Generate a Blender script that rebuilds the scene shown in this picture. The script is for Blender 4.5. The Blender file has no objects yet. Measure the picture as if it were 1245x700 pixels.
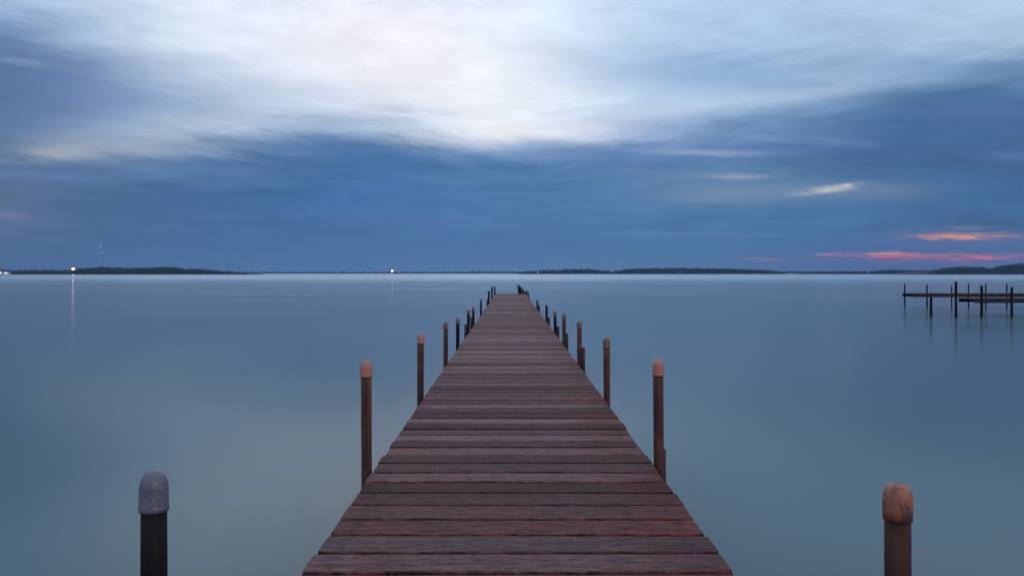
import bpy, bmesh, math, random
from mathutils import Vector, Matrix, noise as mnoise

random.seed(11)
scene = bpy.context.scene
COL = scene.collection
F = 950.0            # focal length in photo pixels
EYE = 0.90           # eye above the deck
WATER = -0.63        # water level, deck top is z = 0
VX, VY = 620.3, 332.0
HAZE = 0.00020
DEP = 1.103


def lin(c, a=1.0):
    out = []
    for v in c:
        v = v / 255.0
        out.append(v / 12.92 if v <= 0.04045 else ((v + 0.055) / 1.055) ** 2.4)
    return (*out, a)


# ------------------------------------------------------------------ helpers
def link(name, bm, mat, parent=None, smooth=False):
    me = bpy.data.meshes.new(name)
    bm.normal_update()
    bm.to_mesh(me)
    bm.free()
    if smooth:
        for p in me.polygons:
            p.use_smooth = True
    me.materials.append(mat)
    o = bpy.data.objects.new(name, me)
    COL.objects.link(o)
    if parent:
        o.parent = parent
    return o


def tag(o, label=None, cat=None, group=None, kind=None):
    if label: o["label"] = label
    if cat: o["category"] = cat
    if group: o["group"] = group
    if kind: o["kind"] = kind
    return o


def empty(name, loc):
    o = bpy.data.objects.new(name, None)
    o.empty_display_size = 0.2
    o.location = loc
    COL.objects.link(o)
    return o


def box(bm, c, s, rot=None):
    m = Matrix.Translation(c)
    if rot is not None:
        m = m @ rot
    m = m @ Matrix.Diagonal((s[0], s[1], s[2], 1))
    return bmesh.ops.create_cube(bm, size=1.0, matrix=m)["verts"]


def lathe(bm, base, top, prof, n=24, jitter=0.0, seed=0.0, fr=18):
    """prof: list of (t along base->top in metres, radius)"""
    base, top = Vector(base), Vector(top)
    ax = (top - base).normalized()
    u = ax.orthogonal().normalized()
    v = ax.cross(u)
    rings = []
    for (h, r) in prof:
        if r < 1e-5:
            rings.append([bm.verts.new(base + ax * h)])
            continue
        ring = []
        for k in range(n):
            a = 2 * math.pi * k / n
            p = base + ax * h + (u * math.cos(a) + v * math.sin(a)) * r
            if jitter:
                d = mnoise.noise(p * fr + Vector((seed, seed, 0))) * jitter
                p += (u * math.cos(a) + v * math.sin(a)) * d
            ring.append(bm.verts.new(p))
        rings.append(ring)
    for a, b in zip(rings, rings[1:]):
        if len(a) == 1 and len(b) == 1:
            continue
        for k in range(n):
            k2 = (k + 1) % n
            if len(a) == 1:
                bm.faces.new((a[0], b[k2], b[k]))
            elif len(b) == 1:
                bm.faces.new((a[k], a[k2], b[0]))
            else:
                bm.faces.new((a[k], a[k2], b[k2], b[k]))


# --------------------------------------------------------- node expressions
class N:
    def __init__(s, tree):
        s.t = tree

    def new(s, kind, **kw):
        n = s.t.nodes.new(kind)
        for k, v in kw.items():
            setattr(n, k, v)
        return n

    def put(s, sock, v):
        if isinstance(v, bpy.types.NodeSocket):
            s.t.links.new(v, sock)
        else:
            sock.default_value = v

    def m(s, op, a, b=0.0, c=0.0, clamp=False):
        n = s.new("ShaderNodeMath", operation=op, use_clamp=clamp)
        s.put(n.inputs[0], a)
        s.put(n.inputs[1], b)
        if len(n.inputs) > 2:
            s.put(n.inputs[2], c)
        return n.outputs[0]

    def add(s, a, b): return s.m("ADD", a, b)
    def sub(s, a, b): return s.m("SUBTRACT", a, b)
    def mul(s, a, b): return s.m("MULTIPLY", a, b)
    def div(s, a, b): return s.m("DIVIDE", a, b)

    def rng(s, v, a, b, c=0.0, d=1.0, interp="SMOOTHSTEP"):
        n = s.new("ShaderNodeMapRange", interpolation_type=interp)
        s.put(n.inputs[0], v)
        for i, x in enumerate((a, b, c, d)):
            s.put(n.inputs[1 + i], x)
        return n.outputs[0]

    def mix(s, f, a, b, blend="MIX"):
        n = s.new("ShaderNodeMix", data_type="RGBA", blend_type=blend)
        s.put(n.inputs[0], f)
        s.put(n.inputs[6], a)
        s.put(n.inputs[7], b)
        return n.outputs[2]

    def noise(s, vec, scale, detail=3.0, rough=0.5, dist=0.0):
        n = s.new("ShaderNodeTexNoise")
        s.put(n.inputs["Vector"], vec)
        n.inputs["Scale"].default_value = scale
        n.inputs["Detail"].default_value = detail
        n.inputs["Roughness"].default_value = rough
        n.inputs["Distortion"].default_value = dist
        return n.outputs[0]

    def xyz(s, x, y, z):
        n = s.new("ShaderNodeCombineXYZ")
        for i, v in enumerate((x, y, z)):
            s.put(n.inputs[i], v)
        return n.outputs[0]

    def ramp(s, f, stops, interp="LINEAR"):
        n = s.new("ShaderNodeValToRGB")
        cr = n.color_ramp
        cr.interpolation = interp
        while len(cr.elements) < len(stops):
            cr.elements.new(0.5)
        for e, (p, c) in zip(cr.elements, sorted(stops, key=lambda q: q[0])):
            e.position = p
        for e, (p, c) in zip(cr.elements, sorted(stops, key=lambda q: q[0])):
            e.color = c
        s.put(n.inputs[0], f)
        return n.outputs[0]


def material(name, rough=0.6, color=None, **inp):
    m = bpy.data.materials.new(name)
    m.use_nodes = True
    b = m.node_tree.nodes["Principled BSDF"]
    b.inputs["Roughness"].default_value = rough
    if color:
        b.inputs["Base Color"].default_value = (*color, 1)
    for k, v in inp.items():
        b.inputs[k.replace("_", " ")].default_value = v
    return m, b, N(m.node_tree)


def bump(nb, b, h, strength, dist):
    n = nb.new("ShaderNodeBump")
    n.inputs["Strength"].default_value = strength
    n.inputs["Distance"].default_value = dist
    nb.put(n.inputs["Height"], h)
    nb.put(b.inputs["Normal"], n.outputs[0])


# -------------------------------------------------------------------- world
def build_world():
    w = bpy.data.worlds.new("World")
    scene.world = w
    w.use_nodes = True
    t = w.node_tree
    t.nodes.clear()
    n = N(t)
    tc = n.new("ShaderNodeTexCoord").outputs["Generated"]
    sep = n.new("ShaderNodeSeparateXYZ")
    t.links.new(tc, sep.inputs[0])
    x, y, z = sep.outputs
    az = n.m("ARCTAN2", x, y)
    azc = n.m("MINIMUM", n.m("MAXIMUM", az, -1.047), 1.047)
    hor = n.m("SQRT", n.add(n.mul(x, x), n.mul(y, y)))
    V = n.mul(n.div(n.div(z, n.m("MAXIMUM", hor, 0.02)), n.m("COSINE", azc)), F)   # height above the horizon
    U = n.mul(az, F)
    # cloud structure: long streaks, drawn out sideways
    n1 = n.noise(n.xyz(n.mul(U, 0.0045), n.mul(V, 0.011), 3.1), 1.0, 4, 0.55)
    n2 = n.noise(n.xyz(n.mul(U, 0.0045), n.mul(V, 0.011), 9.7), 1.0, 4, 0.55)
    shear = n.sub(V, n.mul(n.m("SQRT", n.add(n.mul(U, U), 14400.0)), 0.24))
    n3 = n.noise(n.xyz(n.mul(U, 0.006), n.mul(shear, 0.045), 1.3), 1.0, 5, 0.6, 0.4)
    n4 = n.noise(n.xyz(n.mul(U, 0.02), n.mul(n.add(V, n.mul(U, 0.25)), 0.09), 5.3), 1.0, 4, 0.6, 0.6)
    n5 = n.noise(n.xyz(n.mul(U, 0.014), n.mul(shear, 0.13), 8.8), 1.0, 5, 0.65, 0.8)
    n6 = n.noise(n.xyz(n.mul(U, 0.009), n.mul(V, 0.03), 2.2), 1.0, 5, 0.6, 0.5)
    fadeh = n.rng(V, 10.0, 90.0)
    Uw = n.add(U, n.add(n.mul(n.sub(n1, 0.5), 60.0), n.mul(n.sub(n4, 0.5), 14.0)))
    Vw = n.add(V, n.mul(fadeh, n.add(n.mul(n.sub(n2, 0.5), 30.0),
                                     n.add(n.mul(n.sub(n3, 0.5), 34.0), n.add(n.mul(n.sub(n5, 0.5), 9.0), n.mul(n.sub(n4, 0.5), 9.0))))))

    def pos(px):
        return (math.atan((px - VX) / F) + 1.047) / 2.094
    P = n.m("ADD", n.div(n.div(Uw, F), 2.094), 0.5, clamp=True)
    xs = [0, 100, 200, 300, 400, 500, 600, 700, 800, 900, 1000, 1100, 1245]
    rows = [
        (330, [(72,98,142),(70,101,150),(72,106,158),(74,110,162),(76,113,166),(80,116,170),(82,118,170),(82,118,170),(82,118,168),(84,114,164),(86,110,160),(90,103,155),(84,99,150)]),
        (282, [(78,96,142),(62,92,145),(58,92,150),(56,95,155),(58,98,160),(64,105,167),(70,108,170),(68,108,168),(68,112,168),(66,108,165),(62,104,160),(60,98,155),(58,94,150)]),
        (240, [(80,96,140),(62,92,145),(54,88,146),(50,90,153),(50,94,162),(57,104,169),(64,106,168),(64,105,166),(72,114,170),(74,114,168),(62,104,160),(54,95,152),(50,88,144)]),
        (204, [(75,98,145),(88,112,158),(84,112,160),(68,102,158),(58,98,160),(60,105,168),(72,112,168),(72,110,166),(78,112,166),(84,120,172),(64,100,156),(56,92,148),(55,88,142)]),
        (182, [(76,102,150),(152,165,188),(155,172,197),(108,138,182),(70,108,165),(78,122,178),(140,165,202),(100,135,180),(90,122,172),(95,126,174),(62,98,155),(58,92,149),(56,88,144)]),
        (155, [(76,102,152),(122,146,182),(172,190,212),(180,196,217),(160,183,211),(180,200,222),(240,240,244),(205,217,236),(140,167,206),(115,146,192),(84,118,170),(62,98,154),(58,90,147)]),
        (120, [(78,104,152),(108,134,178),(155,177,207),(188,205,225),(206,215,233),(232,232,240),(240,242,248),(215,228,243),(178,203,230),(172,197,226),(122,154,196),(74,110,162),(60,95,148)]),
        (80, [(76,103,150),(102,131,175),(176,196,221),(204,218,236),(232,234,244),(243,239,244),(236,240,249),(192,212,236),(152,182,216),(142,174,211),(158,188,219),(150,180,212),(98,130,176)]),
        (40, [(98,130,174),(158,185,217),(207,222,239),(222,230,243),(234,234,244),(238,234,243),(230,236,248),(207,224,243),(184,208,236),(170,198,228),(170,199,228),(176,203,229),(170,198,222)]),
        (0, [(152,182,216),(190,210,235),(215,225,243),(224,229,243),(228,231,243),(228,230,243),(226,232,246),(206,223,245),(190,213,240),(178,206,236),(176,204,233),(178,205,233),(184,208,230)]),
    ]
    col = None
    prev = None
    for (py, cs) in rows:
        cs = [tuple(min(255, v * (1.03 if cc[0] > 190 else 1.0)) for v in cc) for cc in cs]
        cs = [tuple(cc[j] + ((6, 9, -2)[j] if cc[0] < 85 else 0) for j in range(3)) for cc in cs]
        c = n.ramp(P, [(pos(px), lin(cc)) for px, cc in zip(xs, cs)], "B_SPLINE")
        v = VY - py
        if col is None:
            col = c
        else:
            col = n.mix(n.rng(Vw, prev, v), col, c)
        prev = v
    # everything higher than the photo shows: even pale dusk overcast
    col = n.mix(n.rng(Vw, 350.0, 1100.0), col, lin((205, 214, 232)))
    # the thin bright cloud in the middle is brighter than white at this exposure
    lum = n.new("ShaderNodeRGBToBW")
    t.links.new(col, lum.inputs[0])
    gn = n.rng(lum.outputs[0], 0.60, 0.90, 1.0, 1.06)
    col = n.mix(1.0, col, n.xyz(gn, gn, gn), "MULTIPLY")
    # soft streaky light and dark inside the clouds
    st = n.add(n.mul(n.sub(n3, 0.5), 0.18), n.mul(n.sub(n4, 0.5), 0.05))
    st = n.add(st, n.add(n.mul(n.sub(n5, 0.5), 0.13), n.mul(n.sub(n6, 0.5), 0.50)))
    low = n.mul(n.rng(V, 15.0, 60.0), n.rng(V, 170.0, 230.0, 1.0, 0.0))
    n8 = n.noise(n.xyz(n.mul(U, 0.008), n.mul(V, 0.055), 6.6), 1.0, 6, 0.62, 0.7)
    st = n.add(st, n.mul(n.mul(n.sub(n8, 0.5), 0.75), low))
    st = n.mul(st, n.rng(V, 5.0, 60.0, 0.35, 1.0))
    mulv = n.add(1.0, st)
    col = n.mix(1.0, col, n.xyz(mulv, mulv, mulv), "MULTIPLY")

    n7 = n.noise(n.xyz(n.mul(U, 0.045), n.mul(n.sub(V, n.mul(U, 0.05)), 0.34), 4.4), 1.0, 4, 0.6, 0.5)
    broken = n.rng(n7, 0.36, 0.62, 0.25, 1.0)

    def streak(col, px, py, wx, wy, c, amt, tilt=0.0, br=1.0):
        u0 = math.atan((px - VX) / F) * F
        v0 = VY - py
        wx = wx * math.cos(u0 / F) ** 2
        du = n.sub(n.add(U, n.mul(n.sub(n4, 0.5), 50.0)), u0)
        dv = n.sub(n.add(V, n.add(n.mul(n.sub(n3, 0.5), 10.0), n.mul(n.sub(n4, 0.5), 6.0))), v0)
        dv = n.sub(dv, n.mul(du, tilt))
        a = n.div(du, wx)
        b = n.div(dv, wy)
        g = n.m("EXPONENT", n.mul(n.add(n.mul(a, a), n.mul(b, b)), -1.0))
        if py > 272 and px > 900:
            g = n.mul(g, broken)
        cc = lin(c)
        cc = tuple(v * br for v in cc[:3]) + (1,)
        return n.mix(n.m("MULTIPLY", g, amt, clamp=True), col, cc)
    for s in [
        (50, 105, 95, 36, (80, 106, 154), 0.45, -0.15),
        (150, 118, 90, 12, (112, 140, 182), 0.35, -0.2),
        (450, 70, 200, 45, (238, 238, 245), 0.5, -0.08),
        (900, 232, 150, 16, (104, 132, 168), 0.4),
        (1050, 232, 70, 9, (128, 146, 172), 0.45),
        (400, 172, 75, 11, (72, 108, 164), 0.55, -0.04),
        (480, 196, 95, 13, (58, 98, 158), 0.45, 0.02),
        (300, 200, 110, 10, (66, 102, 156), 0.4),
        (1150, 148, 130, 22, (62, 98, 150), 0.55, 0.10),
        (1010, 170, 50, 3.5, (112, 142, 182), 0.45, -0.12),
        (925, 168, 70, 4, (120, 150, 190), 0.5, -0.08),
        (700, 238, 120, 6, (78, 118, 172), 0.4),
        (560, 268, 130, 7, (76, 116, 172), 0.4),
        (250, 262, 150, 8, (70, 106, 160), 0.35),
        (1120, 258, 90, 5, (74, 108, 162), 0.4),
        (628, 160, 85, 13, (248, 248, 250), 0.75, 0.04, 1.0),
        (560, 172, 60, 8, (205, 215, 232), 0.5, -0.12),
        (800, 136, 140, 9, (205, 220, 238), 0.55, 0.13),
        (960, 118, 130, 9, (185, 207, 232), 0.45, 0.14),
        (1006, 231, 30, 3.6, (230, 224, 214), 1.0, 0.12),
        (1030, 226, 14, 2.0, (238, 228, 216), 0.9, 0.15),
        (905, 234, 110, 11, (122, 146, 176), 0.6, 0.03),
        (1060, 236, 70, 11, (105, 125, 158), 0.5),
        (890, 215, 45, 4, (155, 168, 188), 0.75),
        (800, 212, 80, 6, (105, 135, 175), 0.5),
        (850, 185, 70, 4, (148, 172, 202), 0.8, -0.03),
        (870, 243, 60, 7, (118, 142, 172), 0.5),
        (820, 285, 80, 3.5, (98, 130, 172), 0.6),
        (935, 285, 40, 2.5, (98, 128, 172), 0.5),
        (1225, 190, 30, 5, (92, 118, 165), 0.6),
        (1195, 135, 60, 14, (86, 115, 165), 0.5),
        (75, 186, 45, 10, (168, 174, 184), 0.75, 0.1),
        (160, 183, 60, 12, (160, 172, 190), 0.5),
        (12, 262, 30, 5, (120, 128, 160), 0.6, -0.1),
        (5, 48, 40, 5, (80, 112, 160), 0.4, -0.25),
        (20, 75, 50, 5, (142, 165, 198), 0.4, -0.2),
        (1165, 302, 150, 18, (105, 104, 152), 0.4),
        (1150, 312, 120, 5, (165, 100, 132), 0.65),
        (1100, 307, 20, 1.2, (235, 150, 140), 0.8),
        (1150, 309, 26, 1.3, (225, 118, 120), 0.8),
        (1060, 312, 22, 1.2, (220, 110, 125), 0.8),
        (1205, 314, 18, 1.4, (240, 130, 110), 0.8),
        (1145, 290.5, 20, 1.3, (235, 140, 110), 0.8),
        (1200, 284, 24, 1.2, (200, 140, 140), 0.7),
        (1150, 285, 75, 5, (128, 122, 158), 0.6),
        (1185, 293, 70, 4, (122, 116, 155), 0.5),
        (1160, 287, 40, 2.6, (238, 150, 118), 1.0),
        (1172, 289.5, 26, 2.2, (255, 165, 100), 1.0, 0.0, 1.5),
        (1232, 288, 28, 1.8, (190, 140, 152), 0.7),
        (1180, 277, 30, 1.8, (150, 135, 160), 0.6),
        (1090, 290, 12, 2.0, (140, 138, 170), 0.6),
        (1075, 308.5, 34, 1.5, (255, 165, 140), 1.0, 0.0, 1.15),
        (1108, 311.5, 38, 2.4, (242, 105, 100), 1.0, 0.0, 1.1),
        (1140, 316, 60, 2.5, (150, 100, 145), 0.7),
        (1184, 312.5, 26, 2.4, (245, 105, 110), 1.0, 0.0, 1.15),
        (1232, 311, 20, 1.8, (190, 118, 160), 0.8),
        (1008, 309.5, 20, 1.5, (215, 150, 172), 0.95),
        (1028, 311, 20, 1.6, (165, 115, 155), 0.7),
        (926, 315, 26, 1.8, (180, 115, 155), 0.9),
        (960, 318, 60, 2.2, (120, 108, 158), 0.6),
    ]:
        col = streak(col, *s)
    # below the horizon: plain dark water colour
    col = n.mix(n.rng(V, -12.0, -2.0), lin((60, 85, 115)), col)
    bg = n.new("ShaderNodeBackground")
    t.links.new(col, bg.inputs[0])
    bg.inputs[1].default_value = 1.0
    sky = n.new("ShaderNodeTexSky", sky_type="NISHITA")
    sky.sun_disc = False
    sky.sun_elevation = math.radians(GLOW_EL)
    sky.sun_rotation = math.radians(GLOW_AZ)
    bg2 = n.new("ShaderNodeBackground")
    t.links.new(sky.outputs[0], bg2.inputs[0])
    bg2.inputs[1].default_value = 0.004
    ad = n.new("ShaderNodeAddShader")
    t.links.new(bg.outputs[0], ad.inputs[0])
    t.links.new(bg2.outputs[0], ad.inputs[1])
    out = n.new("ShaderNodeOutputWorld")
    t.links.new(ad.outputs[0], out.inputs[0])
    w.cycles.sampling_method = "MANUAL"
    w.cycles.sample_map_resolution = 1024


GLOW_EL, GLOW_AZ = 16.0, 145.0      # low artificial warm glow from behind right; azimuth clockwise from +Y
build_world()

sl = bpy.data.lights.new("warm_back_light", "SUN")  # stands for an unseen warm artificial light; the real sun has set
sl.energy = 0.55
sl.angle = math.radians(12)
sl.color = (1.0, 0.50, 0.32)
so = bpy.data.objects.new("warm_back_light", sl)
COL.objects.link(so)
d = Vector((math.sin(math.radians(GLOW_AZ)) * math.cos(math.radians(GLOW_EL)),
            math.cos(math.radians(GLOW_AZ)) * math.cos(math.radians(GLOW_EL)),
            math.sin(math.radians(GLOW_EL))))
so.rotation_euler = d.to_track_quat("Z", "Y").to_euler()
so.location = d * 50

# ---------------------------------------------------------------- materials
def mat_wood():
    m, b, n = material("weathered_deck_wood")
    at = n.new("ShaderNodeAttribute", attribute_name="tone")
    sp = n.new("ShaderNodeSeparateColor")
    m.node_tree.links.new(at.outputs["Color"], sp.inputs[0])
    r, g, bl = sp.outputs
    uv = n.new("ShaderNodeUVMap").outputs[0]        # metres: along the plank, across the plank
    us = n.new("ShaderNodeSeparateXYZ")
    m.node_tree.links.new(uv, us.inputs[0])
    u, v, _ = us.outputs
    grain = n.noise(n.xyz(n.mul(u, 2.2), n.mul(v, 70.0), n.mul(r, 37.0)), 1.0, 5, 0.62, 0.6)
    fine = n.noise(n.xyz(n.mul(u, 14.0), n.mul(v, 260.0), n.mul(g, 37.0)), 1.0, 3, 0.6)
    blot = n.noise(n.xyz(n.mul(u, 3.0), n.mul(v, 6.0), n.mul(bl, 51.0)), 1.0, 4, 0.6)
    speck = n.noise(n.xyz(n.mul(u, 55.0), n.mul(v, 90.0), n.mul(r, 11.0)), 1.0, 2, 0.5)
    mott = n.noise(n.xyz(n.mul(u, 16.0), n.mul(v, 110.0), n.mul(bl, 23.0)), 1.0, 4, 0.7, 0.3)
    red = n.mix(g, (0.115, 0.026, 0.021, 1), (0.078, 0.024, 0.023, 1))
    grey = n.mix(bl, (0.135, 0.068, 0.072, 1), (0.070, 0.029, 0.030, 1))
    lit_ends = n.mul(n.rng(n.add(u, n.mul(n.sub(blot, 0.5), 1.2)), 0.30, 0.70), 0.28)  # redder right ends: warm light from the right painted into the boards
    c = n.mix(n.rng(n.sub(n.add(n.mul(blot, 0.8), n.mul(grain, 0.5)), lit_ends), 0.42, 0.78), red, grey)
    k = n.add(n.mul(n.rng(grain, 0.25, 0.75), 0.70), n.add(n.mul(n.rng(mott, 0.33, 0.67), 1.15), n.sub(n.mul(fine, 1.0), 0.58)))
    k = n.mul(n.m('MAXIMUM', k, 0.12), n.rng(r, 0.0, 1.0, 0.55, 1.40, "LINEAR"))
    c = n.mix(1.0, c, n.xyz(k, k, k), "MULTIPLY")
    # pale lichen-like flecks and the dark heads of the screws over the stringers
    c = n.mix(n.mul(n.rng(speck, 0.66, 0.74), 0.5), c, (0.30, 0.24, 0.24, 1))
    au = n.m("ABSOLUTE", n.sub(n.m("ABSOLUTE", u), 0.575))
    av = n.m("ABSOLUTE", n.sub(n.m("ABSOLUTE", v), 0.042))
    dd = n.m("SQRT", n.add(n.mul(au, au), n.mul(av, av)))
    nail = n.rng(dd, 0.0055, 0.0075, 1.0, 0.0)
    stain = n.mul(n.rng(dd, 0.005, 0.030, 1.0, 0.0), 0.45)
    c = n.mix(stain, c, (0.035, 0.022, 0.022, 1))
    c = n.mix(nail, c, (0.02, 0.017, 0.017, 1))
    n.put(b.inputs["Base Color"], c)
    ro = n.rng(n.add(n.mul(bl, 0.5), n.mul(blot, 0.6)), 0.2, 0.95, 0.42, 0.72, "LINEAR")
    n.put(b.inputs["Roughness"], ro)
    b.inputs["Specular IOR Level"].default_value = 0.20
    h = n.add(n.mul(grain, 1.0), n.add(n.mul(fine, 0.5), n.mul(mott, 0.8)))
    h = n.sub(h, n.mul(nail, 0.6))
    bump(n, b, h, 0.7, 0.005)
    return m


def mat_pole(name, c1, c2, c3):
    m, b, n = material(name, 0.5, Specular_IOR_Level=0.28)
    tc = n.new("ShaderNodeTexCoord").outputs["Object"]
    sp = n.new("ShaderNodeSeparateXYZ")
    m.node_tree.links.new(tc, sp.inputs[0])
    x, y, z = sp.outputs
    g = n.noise(n.xyz(n.mul(x, 60.0), n.mul(y, 60.0), n.mul(z, 2.5)), 1.0, 4, 0.6, 0.5)
    bl = n.noise(n.xyz(n.mul(x, 9.0), n.mul(y, 9.0), n.mul(z, 5.0)), 1.0, 4, 0.6)
    c = n.mix(n.rng(g, 0.3, 0.7), (*c1, 1), (*c2, 1))
    c = n.mix(n.mul(n.rng(bl, 0.5, 0.7), 0.8), c, (*c3, 1))
    n.put(b.inputs["Base Color"], c)
    n.put(b.inputs["Roughness"], n.rng(bl, 0.2, 0.8, 0.5, 0.8))
    bump(n, b, n.add(g, n.mul(bl, 0.6)), 0.6, 0.004)
    return m


def mat_cap(name, base, worn, amt, rough=0.4):
    m, b, n = material(name, rough)
    tc = n.new("ShaderNodeTexCoord").outputs["Object"]
    a = n.noise(tc, 24.0, 5, 0.65, 0.7)
    f = n.noise(tc, 160.0, 3, 0.6)
    c = n.mix(n.rng(a, 0.62 - amt, 0.74 - amt), (*base, 1), (*worn, 1))
    k = n.add(0.7, n.mul(f, 0.6))
    c = n.mix(1.0, c, n.xyz(k, k, k), "MULTIPLY")
    n.put(b.inputs["Base Color"], c)
    bump(n, b, n.add(a, n.mul(f, 0.4)), 0.5, 0.004)
    return m


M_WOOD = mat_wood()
M_POLE = mat_pole("dark_weathered_post", (0.034, 0.013, 0.013), (0.085, 0.036, 0.031), (0.14, 0.062, 0.048))
M_POLE_DARK = mat_pole("near_black_wet_post", (0.005, 0.005, 0.009), (0.013, 0.009, 0.011), (0.024, 0.016, 0.017))
M_POLE_DARK.node_tree.nodes['Principled BSDF'].inputs['Specular IOR Level'].default_value = 0.14
M_POLE_RED = mat_pole('dark_red_brown_post', (0.007, 0.006, 0.008), (0.026, 0.012, 0.012), (0.075, 0.028, 0.020))
M_CAP = mat_cap("salmon_warm_lit_plastic", (0.38, 0.16, 0.125), (0.46, 0.25, 0.23), 0.05)  # warm light from behind also put into the salmon colour
M_CAP_OR = mat_cap("orange_brown_worn_plastic", (0.31, 0.12, 0.075), (0.11, 0.05, 0.05), 0.14)  # worn blotches; warm light from behind put into the orange
M_CAP_GR = mat_cap("slate_grey_plastic", (0.105, 0.115, 0.165), (0.145, 0.145, 0.195), 0.1, 0.3)
M_CAP_DK = mat_cap("dull_brown_plastic", (0.16, 0.085, 0.065), (0.12, 0.07, 0.06), 0.08)
M_BRACKET = mat_pole("rusty_bracket_steel", (0.022, 0.012, 0.012), (0.045, 0.022, 0.019), (0.08, 0.034, 0.023))
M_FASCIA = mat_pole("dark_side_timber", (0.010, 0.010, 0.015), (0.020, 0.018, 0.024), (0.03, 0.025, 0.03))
M_STEEL = mat_pole("painted_steel", (0.16, 0.16, 0.17), (0.22, 0.22, 0.23), (0.12, 0.11, 0.11))


# -------------------------------------------------------------------- water
def mat_water():
    m, b, n = material("lake_water", 0.2, (0.030, 0.066, 0.098), IOR=1.333)
    g = n.new("ShaderNodeNewGeometry").outputs["Position"]
    sp = n.new("ShaderNodeSeparateXYZ")
    m.node_tree.links.new(g, sp.inputs[0])
    x, y, z = sp.outputs
    big = n.noise(n.xyz(n.mul(x, 0.05), n.mul(y, 0.09), 0.0), 1.0, 3, 0.5)
    # breeze ruffles the far half of the lake
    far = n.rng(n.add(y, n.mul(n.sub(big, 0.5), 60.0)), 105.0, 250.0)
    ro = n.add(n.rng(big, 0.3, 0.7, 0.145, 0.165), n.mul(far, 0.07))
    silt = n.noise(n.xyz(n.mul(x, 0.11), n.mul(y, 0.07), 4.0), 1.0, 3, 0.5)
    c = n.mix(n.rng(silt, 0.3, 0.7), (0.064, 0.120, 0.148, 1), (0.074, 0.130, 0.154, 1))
    c = n.mix(far, c, (0.11, 0.23, 0.34, 1))  # sky reflection off the ripples painted into the far water colour
    m.node_tree.nodes.remove(b)
    df = n.new("ShaderNodeBsdfDiffuse")
    n.put(df.inputs["Color"], c)
    gl = n.new("ShaderNodeBsdfGlossy", distribution="GGX")
    gl.inputs["Color"].default_value = (0.93, 0.98, 1.0, 1)
    n.put(gl.inputs["Roughness"], ro)
    fr = n.new("ShaderNodeFresnel")
    fr.inputs["IOR"].default_value = 1.333
    fac = n.rng(fr.outputs[0], 0.0, 1.0, 0.0, 0.80, "LINEAR")
    mx = n.new("ShaderNodeMixShader")
    n.put(mx.inputs[0], fac)
    m.node_tree.links.new(df.outputs[0], mx.inputs[1])
    m.node_tree.links.new(gl.outputs[0], mx.inputs[2])
    m.node_tree.links.new(mx.outputs[0], m.node_tree.nodes["Material Output"].inputs[0])
    return m


bm = bmesh.new()
S = 3000.0
vs = [bm.verts.new((sx * S, sy, 0)) for sx, sy in ((-1, -S), (1, -S), (1, S), (-1, S))]
bm.faces.new(vs)
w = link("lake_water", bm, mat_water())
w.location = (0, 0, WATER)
tag(w, "calm blue grey lake water around the pier", kind="structure")

# --------------------------------------------------------------------- pier
XL, XR = -0.6246, 0.6714
Y0, Y1 = -3.0, 34.2


def planks(x0, x1, y0, y1, pitch, seed, parent, name="deck", thick=0.038):
    """boards laid across; returns one mesh with a 'tone' attribute and metric UVs"""
    rnd = random.Random(seed)
    bm = bmesh.new()
    uvl = bm.loops.layers.uv.new("UVMap")
    tl = bm.loops.layers.float_color.new("tone")
    y = y0
    xm = (x0 + x1) / 2
    while y < y1:
        p = pitch * rnd.choice((0.93, 1.0, 1.0, 1.0, 1.07)) * rnd.uniform(0.98, 1.02)
        gap = rnd.uniform(0.014, 0.027)
        if rnd.random() < 0.12:
            gap += 0.006
        a, b = x0 - rnd.uniform(-0.004, 0.006), x1 + rnd.uniform(-0.004, 0.007)
        yc, wy = y + p / 2, p - gap
        skew = rnd.uniform(-0.002, 0.002)
        dz = rnd.uniform(-0.003, 0.0)
        cup = rnd.uniform(-0.0015, 0.003)
        tone = [rnd.random(), rnd.random(), rnd.random()]
        if rnd.random() < 0.10:
            tone[0] = min(1.0, tone[0] + 0.5)
        nseg = 14
        bev = 0.004
        # cross-section (across the board, height), open loop closed below
        sec = [(-wy / 2, -thick), (-wy / 2, -bev), (-wy / 2 + bev, -0.0006), (-wy / 4, cup * 0.7), (0, cup),
               (wy / 4, cup * 0.7), (wy / 2 - bev, -0.0006), (wy / 2, -bev), (wy / 2, -thick)]
        cols = []
        sd = rnd.uniform(0, 100)
        for i in range(nseg + 1):
            t = i / nseg
            xx = a + (b - a) * t
            wob = mnoise.noise(Vector((xx * 1.3, sd, 0))) * 0.0018
            wz = mnoise.noise(Vector((xx * 0.8, sd, 7))) * 0.0020
            edge = mnoise.noise(Vector((xx * 9, sd, 3))) * 0.0012
            cols.append([bm.verts.new((xx, yc + sy + wob + (edge if abs(sy) > wy * 0.45 else 0) + (t - 0.5) * 2 * skew, dz + sz + wz))
                         for sy, sz in sec])
        fs = []
        for i in range(nseg):
            for k in range(len(sec)):
                k2 = (k + 1) % len(sec)
                fs.append(bm.faces.new((cols[i][k], cols[i + 1][k], cols[i + 1][k2], cols[i][k2])))
        fs.append(bm.faces.new(cols[0][::-1]) if False else bm.faces.new(cols[0]))
        fs.append(bm.faces.new(cols[-1][::-1]))
        for f in fs:
            for l in f.loops:
                l[uvl].uv = (l.vert.co.x - xm, l.vert.co.y - yc)
                l[tl] = (*tone, 1)
        y += p
    bmesh.ops.recalc_face_normals(bm, faces=bm.faces)
    return link(name, bm, M_WOOD, parent)


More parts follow.
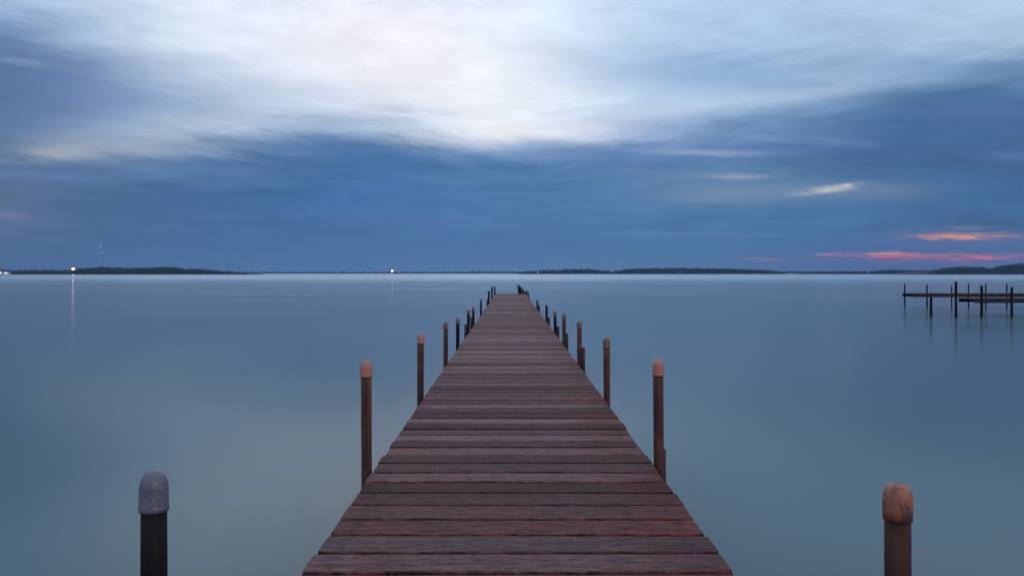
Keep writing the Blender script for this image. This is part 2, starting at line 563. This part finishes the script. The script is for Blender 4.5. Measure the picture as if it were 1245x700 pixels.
pier = empty("wooden_pier", (0, 0, 0))
tag(pier, "long straight plank pier running out over the lake between capped posts", "pier")
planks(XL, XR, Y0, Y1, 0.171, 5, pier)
for sx in (XL + 0.035, XR - 0.035):
    bm = bmesh.new()
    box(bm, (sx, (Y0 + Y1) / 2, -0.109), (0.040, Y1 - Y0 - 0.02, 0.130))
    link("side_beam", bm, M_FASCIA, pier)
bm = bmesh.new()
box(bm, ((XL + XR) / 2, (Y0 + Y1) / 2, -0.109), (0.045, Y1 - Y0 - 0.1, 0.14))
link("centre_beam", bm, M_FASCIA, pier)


def post(parent, x, y, top, dia=0.048, lean=(0.0, 0.0), mat=None, cap=None, capshape="dome", sleeve=None, sx=1, label=None, n=24):
    """pipe post from the lake bed to `top` (z of the cap's crown)"""
    r = dia / 2
    zb = WATER - 1.2
    caph = (0.073 if y < 2 else 0.074) if capshape == "dome" else 0.064
    rc = r * 1.12
    lean = (lean[0] * 0.72, 0)
    tp = Vector((x + lean[0], y + lean[1], top))
    bs = Vector((x - lean[0] * 1.5, y - lean[1] * 1.5, zb))
    L = (tp - bs).length
    bm = bmesh.new()
    hs = [(L - 0.045) * i / 16 for i in range(17)]
    lathe(bm, bs, tp, [(0, 0)] + [(h, r) for h in hs] + [(L - 0.045, 0)], n, 0.0016, x * 7 + y)
    po = link("post", bm, mat or M_POLE, parent, True)
    if label:
        po["label"] = label
    if cap:
        bm = bmesh.new()
        b0 = L - caph
        if capshape == "dome":
            pr = [(b0 - 0.002, r * 0.98), (b0 - 0.002, rc * 1.03), (b0 + 0.004, rc * 1.05), (b0 + 0.008, rc * 1.01)]
            hs = caph * 0.5
            pr += [(b0 + hs, rc)]
            for k in range(1, 9):
                a = k / 8 * math.pi / 2
                pr.append((b0 + hs + (caph - hs) * math.sin(a), max(rc * math.cos(a) ** 0.85, 0.0)))
            pr[-1] = (L, 0.0)
        else:
            pr = [(b0 - 0.002, r * 0.98), (b0 - 0.002, rc), (b0 + 0.02, rc * 1.02), (b0 + 0.038, rc * 1.0)]
            for k in range(1, 7):
                a = k / 6 * math.pi / 2
                pr.append((b0 + 0.038 + (caph - 0.038) * math.sin(a), rc * math.cos(a) ** 0.6))
            pr[-1] = (L, 0.0)
        lathe(bm, bs, tp, pr, n, 0.0008, x * 3 + y, 40)
        link("cap", bm, cap, po, True)
    if sleeve is not None:
        # short bracket pipe bolted to the side beam, standing just outside the post
        bm = bmesh.new()
        cx = x + sx * (0.006 if y < 4 else 0.034)
        lathe(bm, (cx, y - 0.01, -0.25), (cx, y - 0.01, 1), [(0, 0), (0, r * 0.98), (0.25 + sleeve * 0.72, r * 0.98), (0.25 + sleeve * 0.72, 0)], n, 0.001, y)
        link("bracket_pipe", bm, M_BRACKET, po, True)
    bm = bmesh.new()
    edge = XR if sx > 0 else XL
    return po


def from_px(px, Z, py):
    return (px - VX) * Z / F, EYE - (py - VY) * Z / F


# left row: photo column of the top, distance, photo row of the top
left = [(187, 1.317, 571), (446, 3.28, 438), (511, 5.23, 405), (542, 7.27, 391), (556.5, 8.95, 386),
        (569, 11.1, 376), (575.5, 13.0, 373), (584.8, 16.4, 363), (594.2, 21.8, 352), (598.6, 25.6, 347), (601.6, 30.2, 347)]
right = [(1091.5, 1.29, 587), (801.5, 3.34, 437), (738.3, 5.16, 410), (704.5, 7.2, 390), (685.6, 9.25, 381),
         (675.7, 11.0, 378), (665, 13.5, 368), (653.8, 18.0, 363), (642.0, 27.0, 354), (638.0, 29.5, 352)]
for i, (px, Z, py) in enumerate(left):
    Z *= DEP
    x, zt = from_px(px, Z, py)
    x = min(x, XL - 0.029)
    if i == 0:
        post(pier, x, Z, zt, 0.046, mat=M_POLE_DARK, cap=M_CAP_GR, sx=-1, n=40, label="nearly black post with a smooth domed grey cap")
    elif i < 3:
        post(pier, x, Z, zt, 0.049, cap=M_CAP, sx=-1, lean=(0.004 * (-1) ** i, 0), n=32, label="reddish brown post with a salmon pink cap")
    else:
        post(pier, x, Z, zt, 0.047 if i < 8 else 0.065, lean=(random.uniform(-0.015, 0.015), 0), cap=M_CAP_DK if i < 8 else None,
             mat=M_POLE_DARK if i > 3 else None, sx=-1, sleeve=(0.13 if i in (5, 6, 8) else None), n=20)
for i, (px, Z, py) in enumerate(right):
    Z *= DEP
    x, zt = from_px(px, Z, py)
    x = max(x, XR + 0.029)
    if i == 0:
        post(pier, x, Z, zt, 0.045, mat=M_POLE_RED, cap=M_CAP_OR, capshape="flat", sx=1, n=40, label="dark post with a blotched orange and brown cap")
    elif i < 3:
        post(pier, x, Z, zt, 0.048, cap=M_CAP if i == 1 else M_CAP_DK, lean=(-0.007, 0), sleeve=0.10 if i == 1 else None, sx=1, n=32)
    else:
        post(pier, x, Z, zt, 0.047, lean=(random.uniform(-0.02, 0.01), 0), cap=M_CAP_DK if i < 6 else None,
             mat=M_POLE_DARK if i > 4 else None, sx=1, sleeve=({3: 0.20, 4: 0.16, 5: 0.10, 6: 0.08, 7: 0.1}.get(i)), n=20)
# two thick leaning poles at the far right corner of the end
for (px, py, lx) in ((631.8, 345.0, -0.07), (634.0, 347.5, -0.05), (636.6, 350.5, -0.04), (639.3, 353.0, -0.02)):
    x, zt = from_px(px, 34.4, py)
    post(pier, x, 34.4, zt, 0.092, lean=(lx, 0), mat=M_POLE_DARK, n=16)

# beams that carry the boards, one under each pair of posts
for k in range(11):
    yy = 1.4 + k * 3.2
    bm = bmesh.new()
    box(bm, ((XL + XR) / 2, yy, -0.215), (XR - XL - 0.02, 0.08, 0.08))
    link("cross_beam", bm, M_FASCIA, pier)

# -------------------------------------------------------------- second pier
dock = empty("side_dock", (16.4, 28.0, 0))
tag(dock, "low dark L shaped dock on thin posts at the right edge of the lake", "dock")


def local(o, parent):
    o.parent = parent
    o.matrix_parent_inverse = parent.matrix_world.inverted()


def local_fix(o, parent):
    o.location = o.location - parent.location


def small_deck(x0, x1, y0, y1, z, along_x=True):
    rnd = random.Random(int(x0 * 10))
    bm = bmesh.new()
    if along_x:
        x = x0
        while x < x1:
            box(bm, (x + 0.07, (y0 + y1) / 2, z - 0.02 + rnd.uniform(-0.004, 0.004)), (0.132, y1 - y0 + rnd.uniform(-0.03, 0.03), 0.038))
            x += 0.145
        for yy in (y0 + 0.03, y1 - 0.03):
            box(bm, ((x0 + x1) / 2, yy, z - 0.099), (x1 - x0 - 0.02, 0.045, 0.11))
    else:
        y = y0
        while y < y1:
            box(bm, ((x0 + x1) / 2, y + 0.07, z - 0.02), (x1 - x0, 0.132, 0.038))
            y += 0.145
        for xx in (x0 + 0.03, x1 - 0.03):
            box(bm, (xx, (y0 + y1) / 2, z - 0.089), (0.045, y1 - y0 - 0.02, 0.09))
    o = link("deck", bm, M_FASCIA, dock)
    local_fix(o, dock)
    return o


small_deck(17.7, 33.0, 34.3, 35.3, 0.0)
small_deck(16.4, 33.0, 27.6, 28.6, 0.0)
small_deck(23.9, 24.9, 28.62, 34.28, 0.0, False)


def dock_post(px, Z, py_top, dia=0.09, parent=dock, lean=0.0):
    Z, dia = Z * DEP, dia * 0.62
    x, zt = from_px(px, Z, py_top)
    bm = bmesh.new()
    r = dia / 2
    bs, tp = Vector((x - lean, Z, WATER - 1.0)), Vector((x + lean, Z, zt))
    L = (tp - bs).length
    lathe(bm, bs, tp, [(0, 0)] + [(L * i / 10, r) for i in range(11)] + [(L, 0)], 14, 0.004, px)
    o = link("post", bm, M_POLE_DARK, parent, True)
    local_fix(o, parent)
    return o


for a in ((1100, 32.2, 345, .10), (1127, 32.2, 346, .11), (1157, 32.2, 347, .09), (1177.5, 32.2, 345, .09),
          (1198.5, 32.2, 345, .10), (1224, 32.2, 345, .10), (1193.5, 24.7, 347, .15), (1230, 24.7, 349, .14),
          (1266, 32.2, 345, .10), (1275, 24.7, 347, .13)):
    dock_post(*a)
for (px, Z, py, dia, lab) in ((1132, 24.9, 356, .14, "short dark mooring post, cut off at deck height, left of the side dock"),
                              (1162.3, 24.3, 342, .13, "tall dark mooring post standing free in front of the side dock")):
    Z, dia = Z * DEP, dia * 0.66
    x, zt = from_px(px, Z, py)
    bm = bmesh.new()
    L = zt - (WATER - 1.0)
    lathe(bm, (0, 0, 0), (0, 0, L), [(0, 0)] + [(L * i / 10, dia / 2 * (1.05 - 0.01 * i)) for i in range(11)] + [(L, 0)], 16, 0.005, px)
    o = link("mooring_post", bm, M_POLE_DARK, None, True)
    o.location = (x, Z, WATER - 1.0)
    tag(o, lab, "post", "mooring posts by the side dock")

# ---------------------------------------------------------------- far shore
def mat_foliage():
    m, b, n = material("far_foliage", 0.8)
    tc = n.new("ShaderNodeNewGeometry").outputs["Position"]
    a = n.noise(tc, 0.25, 4, 0.6)
    c = n.mix(n.rng(a, 0.3, 0.7), (0.008, 0.018, 0.020, 1), (0.020, 0.034, 0.030, 1))
    n.put(b.inputs["Base Color"], c)
    return m


def mat_bank():
    m, b, n = material("shore_soil", 0.9)
    tc = n.new("ShaderNodeNewGeometry").outputs["Position"]
    a = n.noise(tc, 0.1, 4, 0.6)
    c = n.mix(n.rng(a, 0.3, 0.7), (0.015, 0.022, 0.02, 1), (0.028, 0.028, 0.024, 1))
    n.put(b.inputs["Base Color"], c)
    return m


M_FOL, M_BANK = mat_foliage(), mat_bank()


def interp(prof, px):
    for (a, ya), (b, yb) in zip(prof, prof[1:]):
        if a <= px <= b:
            return ya + (yb - ya) * (px - a) / (b - a)
    return prof[-1][1]


_b = bmesh.new()
bmesh.ops.create_icosphere(_b, subdivisions=1, radius=1.0)
ICO_V = [tuple(v.co) for v in _b.verts]
ICO_F = [tuple(v.index for v in f.verts) for f in _b.faces]
_b.free()


def shore(D, prof, label, depth=60.0, tree=5.0, rows=3, seed=1):
    """prof: (photo column, photo row of the skyline). A bank of land with a wood growing on it."""
    tree *= 0.8
    rnd = random.Random(seed)
    px0, px1 = prof[0][0], prof[-1][0]
    n = max(12, int((px1 - px0) / 4))
    bm = bmesh.new()
    prevv = None
    for i in range(n + 1):
        px = px0 + (px1 - px0) * i / n
        x = (px - VX) * D / F
        top = max(0.5, (VY - interp(prof, px)) * D / F + EYE - WATER)
        e = min(1.0, i / 3.0, (n - i) / 3.0)
        g = max(0.15, 0.45 * top * e)
        wig = mnoise.noise(Vector((x * 0.02, seed, 0))) * 8
        vv = [bm.verts.new((x, D + wig, WATER - 1.0)), bm.verts.new((x, D + wig + 1.5, WATER + 0.5)),
              bm.verts.new((x, D + depth * 0.5, WATER + g)), bm.verts.new((x, D + depth, WATER + g * 0.8)),
              bm.verts.new((x, D + depth + 15, WATER - 1.0))]
        if prevv:
            for k in range(4):
                bm.faces.new((prevv[k], vv[k], vv[k + 1], prevv[k + 1]))
        prevv = vv
    o = link("far_shore", bm, M_BANK)
    tag(o, None, None, None, "structure")
    VV, FF = [], []
    for r in range(rows):
        x = (px0 - VX) * D / F
        xe = (px1 - VX) * D / F
        yy = D + 5 + r * depth / rows * 0.8
        while x < xe:
            Dr = yy
            px = x / Dr * F + VX
            if px < px0 or px > px1:
                x += tree
                continue
            top = (VY - interp(prof, px)) * Dr / F + EYE          # world z wanted for the skyline
            top *= 1.0
            s = tree * rnd.uniform(0.6, 1.15)
            hh = top + rnd.uniform(-0.42, 0.0) * tree
            if rnd.random() < 0.08:
                hh += tree * 0.25
            z = hh - s * 0.5
            first = True
            while z > WATER + 0.2 or first:
                first = False
                c0 = Vector((x + rnd.uniform(-1, 1) * tree * 0.3, yy + rnd.uniform(-2, 2), z))
                ang, sxx = rnd.uniform(0, 6.28), s * rnd.uniform(0.45, 0.7)
                ca, sa = math.cos(ang), math.sin(ang)
                o0 = len(VV)
                for q in ICO_V:
                    qx, qy = q[0] * sxx, q[1] * s * 0.5
                    p = c0 + Vector((qx * ca - qy * sa, qx * sa + qy * ca, q[2] * s * 0.5))
                    VV.append(p + mnoise.noise_vector(p * 0.5) * s * 0.22)
                FF.extend([tuple(i + o0 for i in f) for f in ICO_F])
                z -= s * 0.6
            x += tree * rnd.uniform(0.35, 0.7)
    me = bpy.data.meshes.new("shoreline_wood")
    me.from_pydata(VV, [], FF)
    me.materials.append(M_FOL)
    o = bpy.data.objects.new("shoreline_wood", me)
    COL.objects.link(o)
    tag(o, label, "wood", None, "stuff")


shore(2300, [(225, 329.6), (300, 330), (400, 330.2), (470, 330), (560, 330), (640, 329.4), (680, 329), (760, 329), (860, 329), (960, 329.2), (1060, 329.3), (1100, 329.5)],
      "thin dark line of distant trees along the far shore in the middle", 120, 9, 2, 3)
shore(840, [(-300, 330), (-200, 327), (-60, 326), (-10, 328), (12, 328.5), (40, 327.5), (62, 327.8), (84, 328.2), (96, 325.8), (122, 324.2), (150, 325.2), (172, 325), (205, 323.6), (222, 326.3),
            (245, 326.6), (262, 328), (280, 329.6), (300, 331)], "dark wooded headland behind the bright lamp at the left", 70, 4.2, 4, 4)
shore(1250, [(628, 331), (655, 328.6), (685, 327), (715, 326.6), (738, 328.6), (748, 330)], "small wooded rise on the far shore right of the pier's end", 70, 5, 3, 5)
shore(1200, [(744, 330), (762, 326.6), (800, 325.3), (850, 325.6), (900, 326.5), (935, 327.8), (955, 330)], "long low wooded hill on the far shore right of centre", 70, 5, 3, 6)
shore(1100, [(985, 331), (1020, 329.5), (1060, 329.3), (1078, 327.2), (1100, 327.8), (1130, 328), (1150, 326), (1160, 324)], "dark tree line on the shore above the side dock's outer end", 70, 4.5, 3, 7)
shore(820, [(1128, 330), (1142, 326.5), (1155, 324.6), (1167, 323.4), (1190, 324.3), (1205, 325.6), (1216, 322.6), (1230, 320.6), (1245, 320), (1290, 319), (1330, 321), (1400, 323), (1500, 326), (1560, 330)],
      "highest dark wooded hill at the far right of the shore", 80, 4.2, 4, 8)


# ----------------------------------------------------------- lights on shore
def mat_emit(name, c, s):
    m = bpy.data.materials.new(name)
    m.use_nodes = True
    b = m.node_tree.nodes["Principled BSDF"]
    b.inputs["Base Color"].default_value = (*c, 1)
    b.inputs["Emission Color"].default_value = (*c, 1)
    b.inputs["Emission Strength"].default_value = s
    return m


E_WARM = mat_emit("lamp_warm", (1.0, 0.66, 0.36), 170)
E_WHITE = mat_emit("lamp_white", (0.95, 0.95, 1.0), 60)
E_SMALL = mat_emit("lamp_small", (0.8, 0.9, 1.0), 2)
E_MAST = mat_emit("lamp_mast", (0.75, 0.72, 0.95), 1.2)
E_WIN = mat_emit("lit_window", (0.70, 0.95, 0.9), 1.2)


def globe(r, mat, name, parent, z):
    bm = bmesh.new()
    bmesh.ops.create_icosphere(bm, subdivisions=2, radius=r, matrix=Matrix.Translation((0, 0, z)))
    return link(name, bm, mat, parent, True)


def shore_lamp(px, py, D, r, mat, label, group=None, base_z=None):
    x, z = from_px(px, D, py)
    bz = WATER - 0.5 if base_z is None else base_z
    e = empty("shore_lamp", (x, D, bz))
    tag(e, label, "lamp", group)
    h = z - bz
    bm = bmesh.new()
    lathe(bm, (0, 0, 0), (0, 0, 1), [(0, 0), (0, r * 0.35), (0.3, r * 0.35), (0.35, r * 0.2), (h - r, r * 0.14), (h - r, 0)], 10)
    link("pole", bm, M_STEEL, e)
    bm = bmesh.new()
    lathe(bm, (0, 0, h + r * 0.8), (0, 0, h + 10), [(0, 0), (0, r * 1.1), (r * 0.35, r * 0.3), (r * 0.4, 0)], 10)
    link("hood", bm, M_STEEL, e)
    globe(r, mat, "bulb", e, h)
    return e


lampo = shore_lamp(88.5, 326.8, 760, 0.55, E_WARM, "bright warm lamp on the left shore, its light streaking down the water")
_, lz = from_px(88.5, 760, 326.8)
amber = globe(1.15, mat_emit("amber_bloom", (1.0, 0.36, 0.10), 1.3), "amber_halo", lampo, lz - (WATER - 0.5))  # added glowing ball behind the bulb, imitates the lamp's orange bloom
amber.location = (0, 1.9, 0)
shore_lamp(477, 329.3, 900, 0.6, E_WHITE, "white lamp on the far shore left of the pier's end")
g = "small lamps dotted along the far shore"
for px, py, lab in ((654, 331.0, "tiny lamp at the water's edge just right of the pier's end"),
                    (743.5, 329.6, "tiny lamp in the gap between the two low wooded hills"),
                    (827, 330.8, "tiny lamp under the long low wooded hill"),
                    (953.5, 330.2, "tiny lamp on the shore just past the long low hill, below the pink clouds"),
                    (1055, 330.2, "tiny lamp on the shore left of the side dock, the rightmost one")):
    shore_lamp(px, py, 815, 0.30, E_SMALL, lab, g)

# radio mast
D = 1150.0
mx, mtop = from_px(122.5, D, 293)
mast = empty("radio_mast", (mx, D, WATER + 2))
tag(mast, "tall thin radio mast with a row of lights behind the left headland", "mast")
H = mtop - (WATER + 2)
bm = bmesh.new()
legs = [Vector((0.5 * math.cos(a), 0.5 * math.sin(a), 0)) for a in (math.pi / 2, math.pi * 7 / 6, math.pi * 11 / 6)]


def bar(bm, a, b, r):
    lathe(bm, a, b, [(0, r), ((b - a).length, r)], 5)


for l in legs:
    bar(bm, l, l * 0.4 + Vector((0, 0, H)), 0.05)
nz = 34
for k in range(nz):
    for j in range(3):
        t0, t1 = k / nz, (k + 1) / nz
        a = legs[j] * (1 - 0.6 * t0) + Vector((0, 0, H * t0))
        b = legs[(j + 1) % 3] * (1 - 0.6 * t1) + Vector((0, 0, H * t1))
        bar(bm, a, b, 0.025)
link("lattice", bm, M_STEEL, mast)
for py in (296, 299.5, 307.5, 315.5):
    _, z = from_px(122.5, D, py)
    globe(0.5, E_MAST, "warning_light", mast, z - (WATER + 2))

# lakeside buildings at the left edge
def mat_wall(name, c):
    m, b, n = material(name, 0.8)
    tc = n.new("ShaderNodeTexCoord").outputs["Object"]
    a = n.noise(tc, 1.5, 4, 0.6)
    k = n.add(0.85, n.mul(a, 0.3))
    n.put(b.inputs["Base Color"], n.mix(1.0, (*c, 1), n.xyz(k, k, k), "MULTIPLY"))
    return m


M_WALL = mat_wall("pale_render", (0.5, 0.5, 0.48))
M_ROOF = mat_wall("dark_roof", (0.06, 0.06, 0.07))


def house(px, D, w, dd, h, label, nwin):
    x = (px - VX) * D / F
    e = empty("lakeside_house", (x, D, WATER + 0.3))
    tag(e, label, "house", "lakeside houses at the left edge")
    bm = bmesh.new()
    box(bm, (0, 0, h / 2), (w, dd, h))
    link("wall", bm, M_WALL, e)
    bm = bmesh.new()
    a = w / 2 + 0.5
    b = dd / 2 + 0.5
    v = [bm.verts.new(p) for p in ((-a, -b, h), (a, -b, h), (a, b, h), (-a, b, h), (-a, 0, h + 2.6), (a, 0, h + 2.6))]
    for f in ((0, 1, 5, 4), (2, 3, 4, 5), (1, 2, 5), (3, 0, 4), (3, 2, 1, 0)):
        bm.faces.new([v[i] for i in f])
    link("roof", bm, M_ROOF, e)
    for k in range(nwin):
        wx = -w / 2 + w * (k + 0.5) / nwin
        bm = bmesh.new()
        box(bm, (wx, -dd / 2 - 0.04, h * 0.55), (w / nwin * 0.5, 0.06, 1.7))
        link("window", bm, E_WIN, e)


house(1.0, 812, 7, 7, 3.0, "pale house with lit windows at the very left edge of the shore", 3)
house(9.0, 806, 4, 5, 2.4, "smaller lit house just right of the leftmost house on the shore", 2)

# --------------------------------------------------------------------- haze
hm = bpy.data.materials.new("lake_haze")
hm.use_nodes = True
ht = hm.node_tree
ht.nodes.clear()
ho = ht.nodes.new("ShaderNodeOutputMaterial")
hv = ht.nodes.new("ShaderNodeVolumePrincipled")
hv.inputs["Color"].default_value = (0.19, 0.46, 0.90, 1)
hv.inputs["Density"].default_value = HAZE
hv.inputs["Anisotropy"].default_value = 0.0
ht.links.new(hv.outputs[0], ho.inputs["Volume"])
bm = bmesh.new()
box(bm, (0, 0, 48), (6200, 6200, 104))
hz = link("haze", bm, hm)
tag(hz, kind="stuff", label="thin blue dusk haze over the lake")

# ------------------------------------------------------------------- camera
cam = bpy.data.cameras.new("camera")
cam.sensor_fit = "HORIZONTAL"
cam.sensor_width = 36.0
cam.lens = 36.0 * F / 1245.0
cam.shift_x = (622.5 - VX) / 1245.0
cam.shift_y = -(350.0 - VY) / 1245.0
cam.clip_start = 0.05
cam.clip_end = 30000
co = bpy.data.objects.new("camera", cam)
co.location = (0, 0, EYE)
co.rotation_euler = (math.radians(90), 0, 0)
COL.objects.link(co)
scene.camera = co

vs_ = scene.view_settings
scene.display_settings.display_device = "sRGB"
vs_.view_transform = "Standard"
vs_.look = "None"
vs_.exposure = 0.0
vs_.gamma = 1.0
vs_.use_curve_mapping = False
scene.cycles.use_denoising = True
scene.cycles.max_bounces = 6
scene.cycles.sample_clamp_indirect = 8
scene.cycles.denoising_input_passes = "RGB"
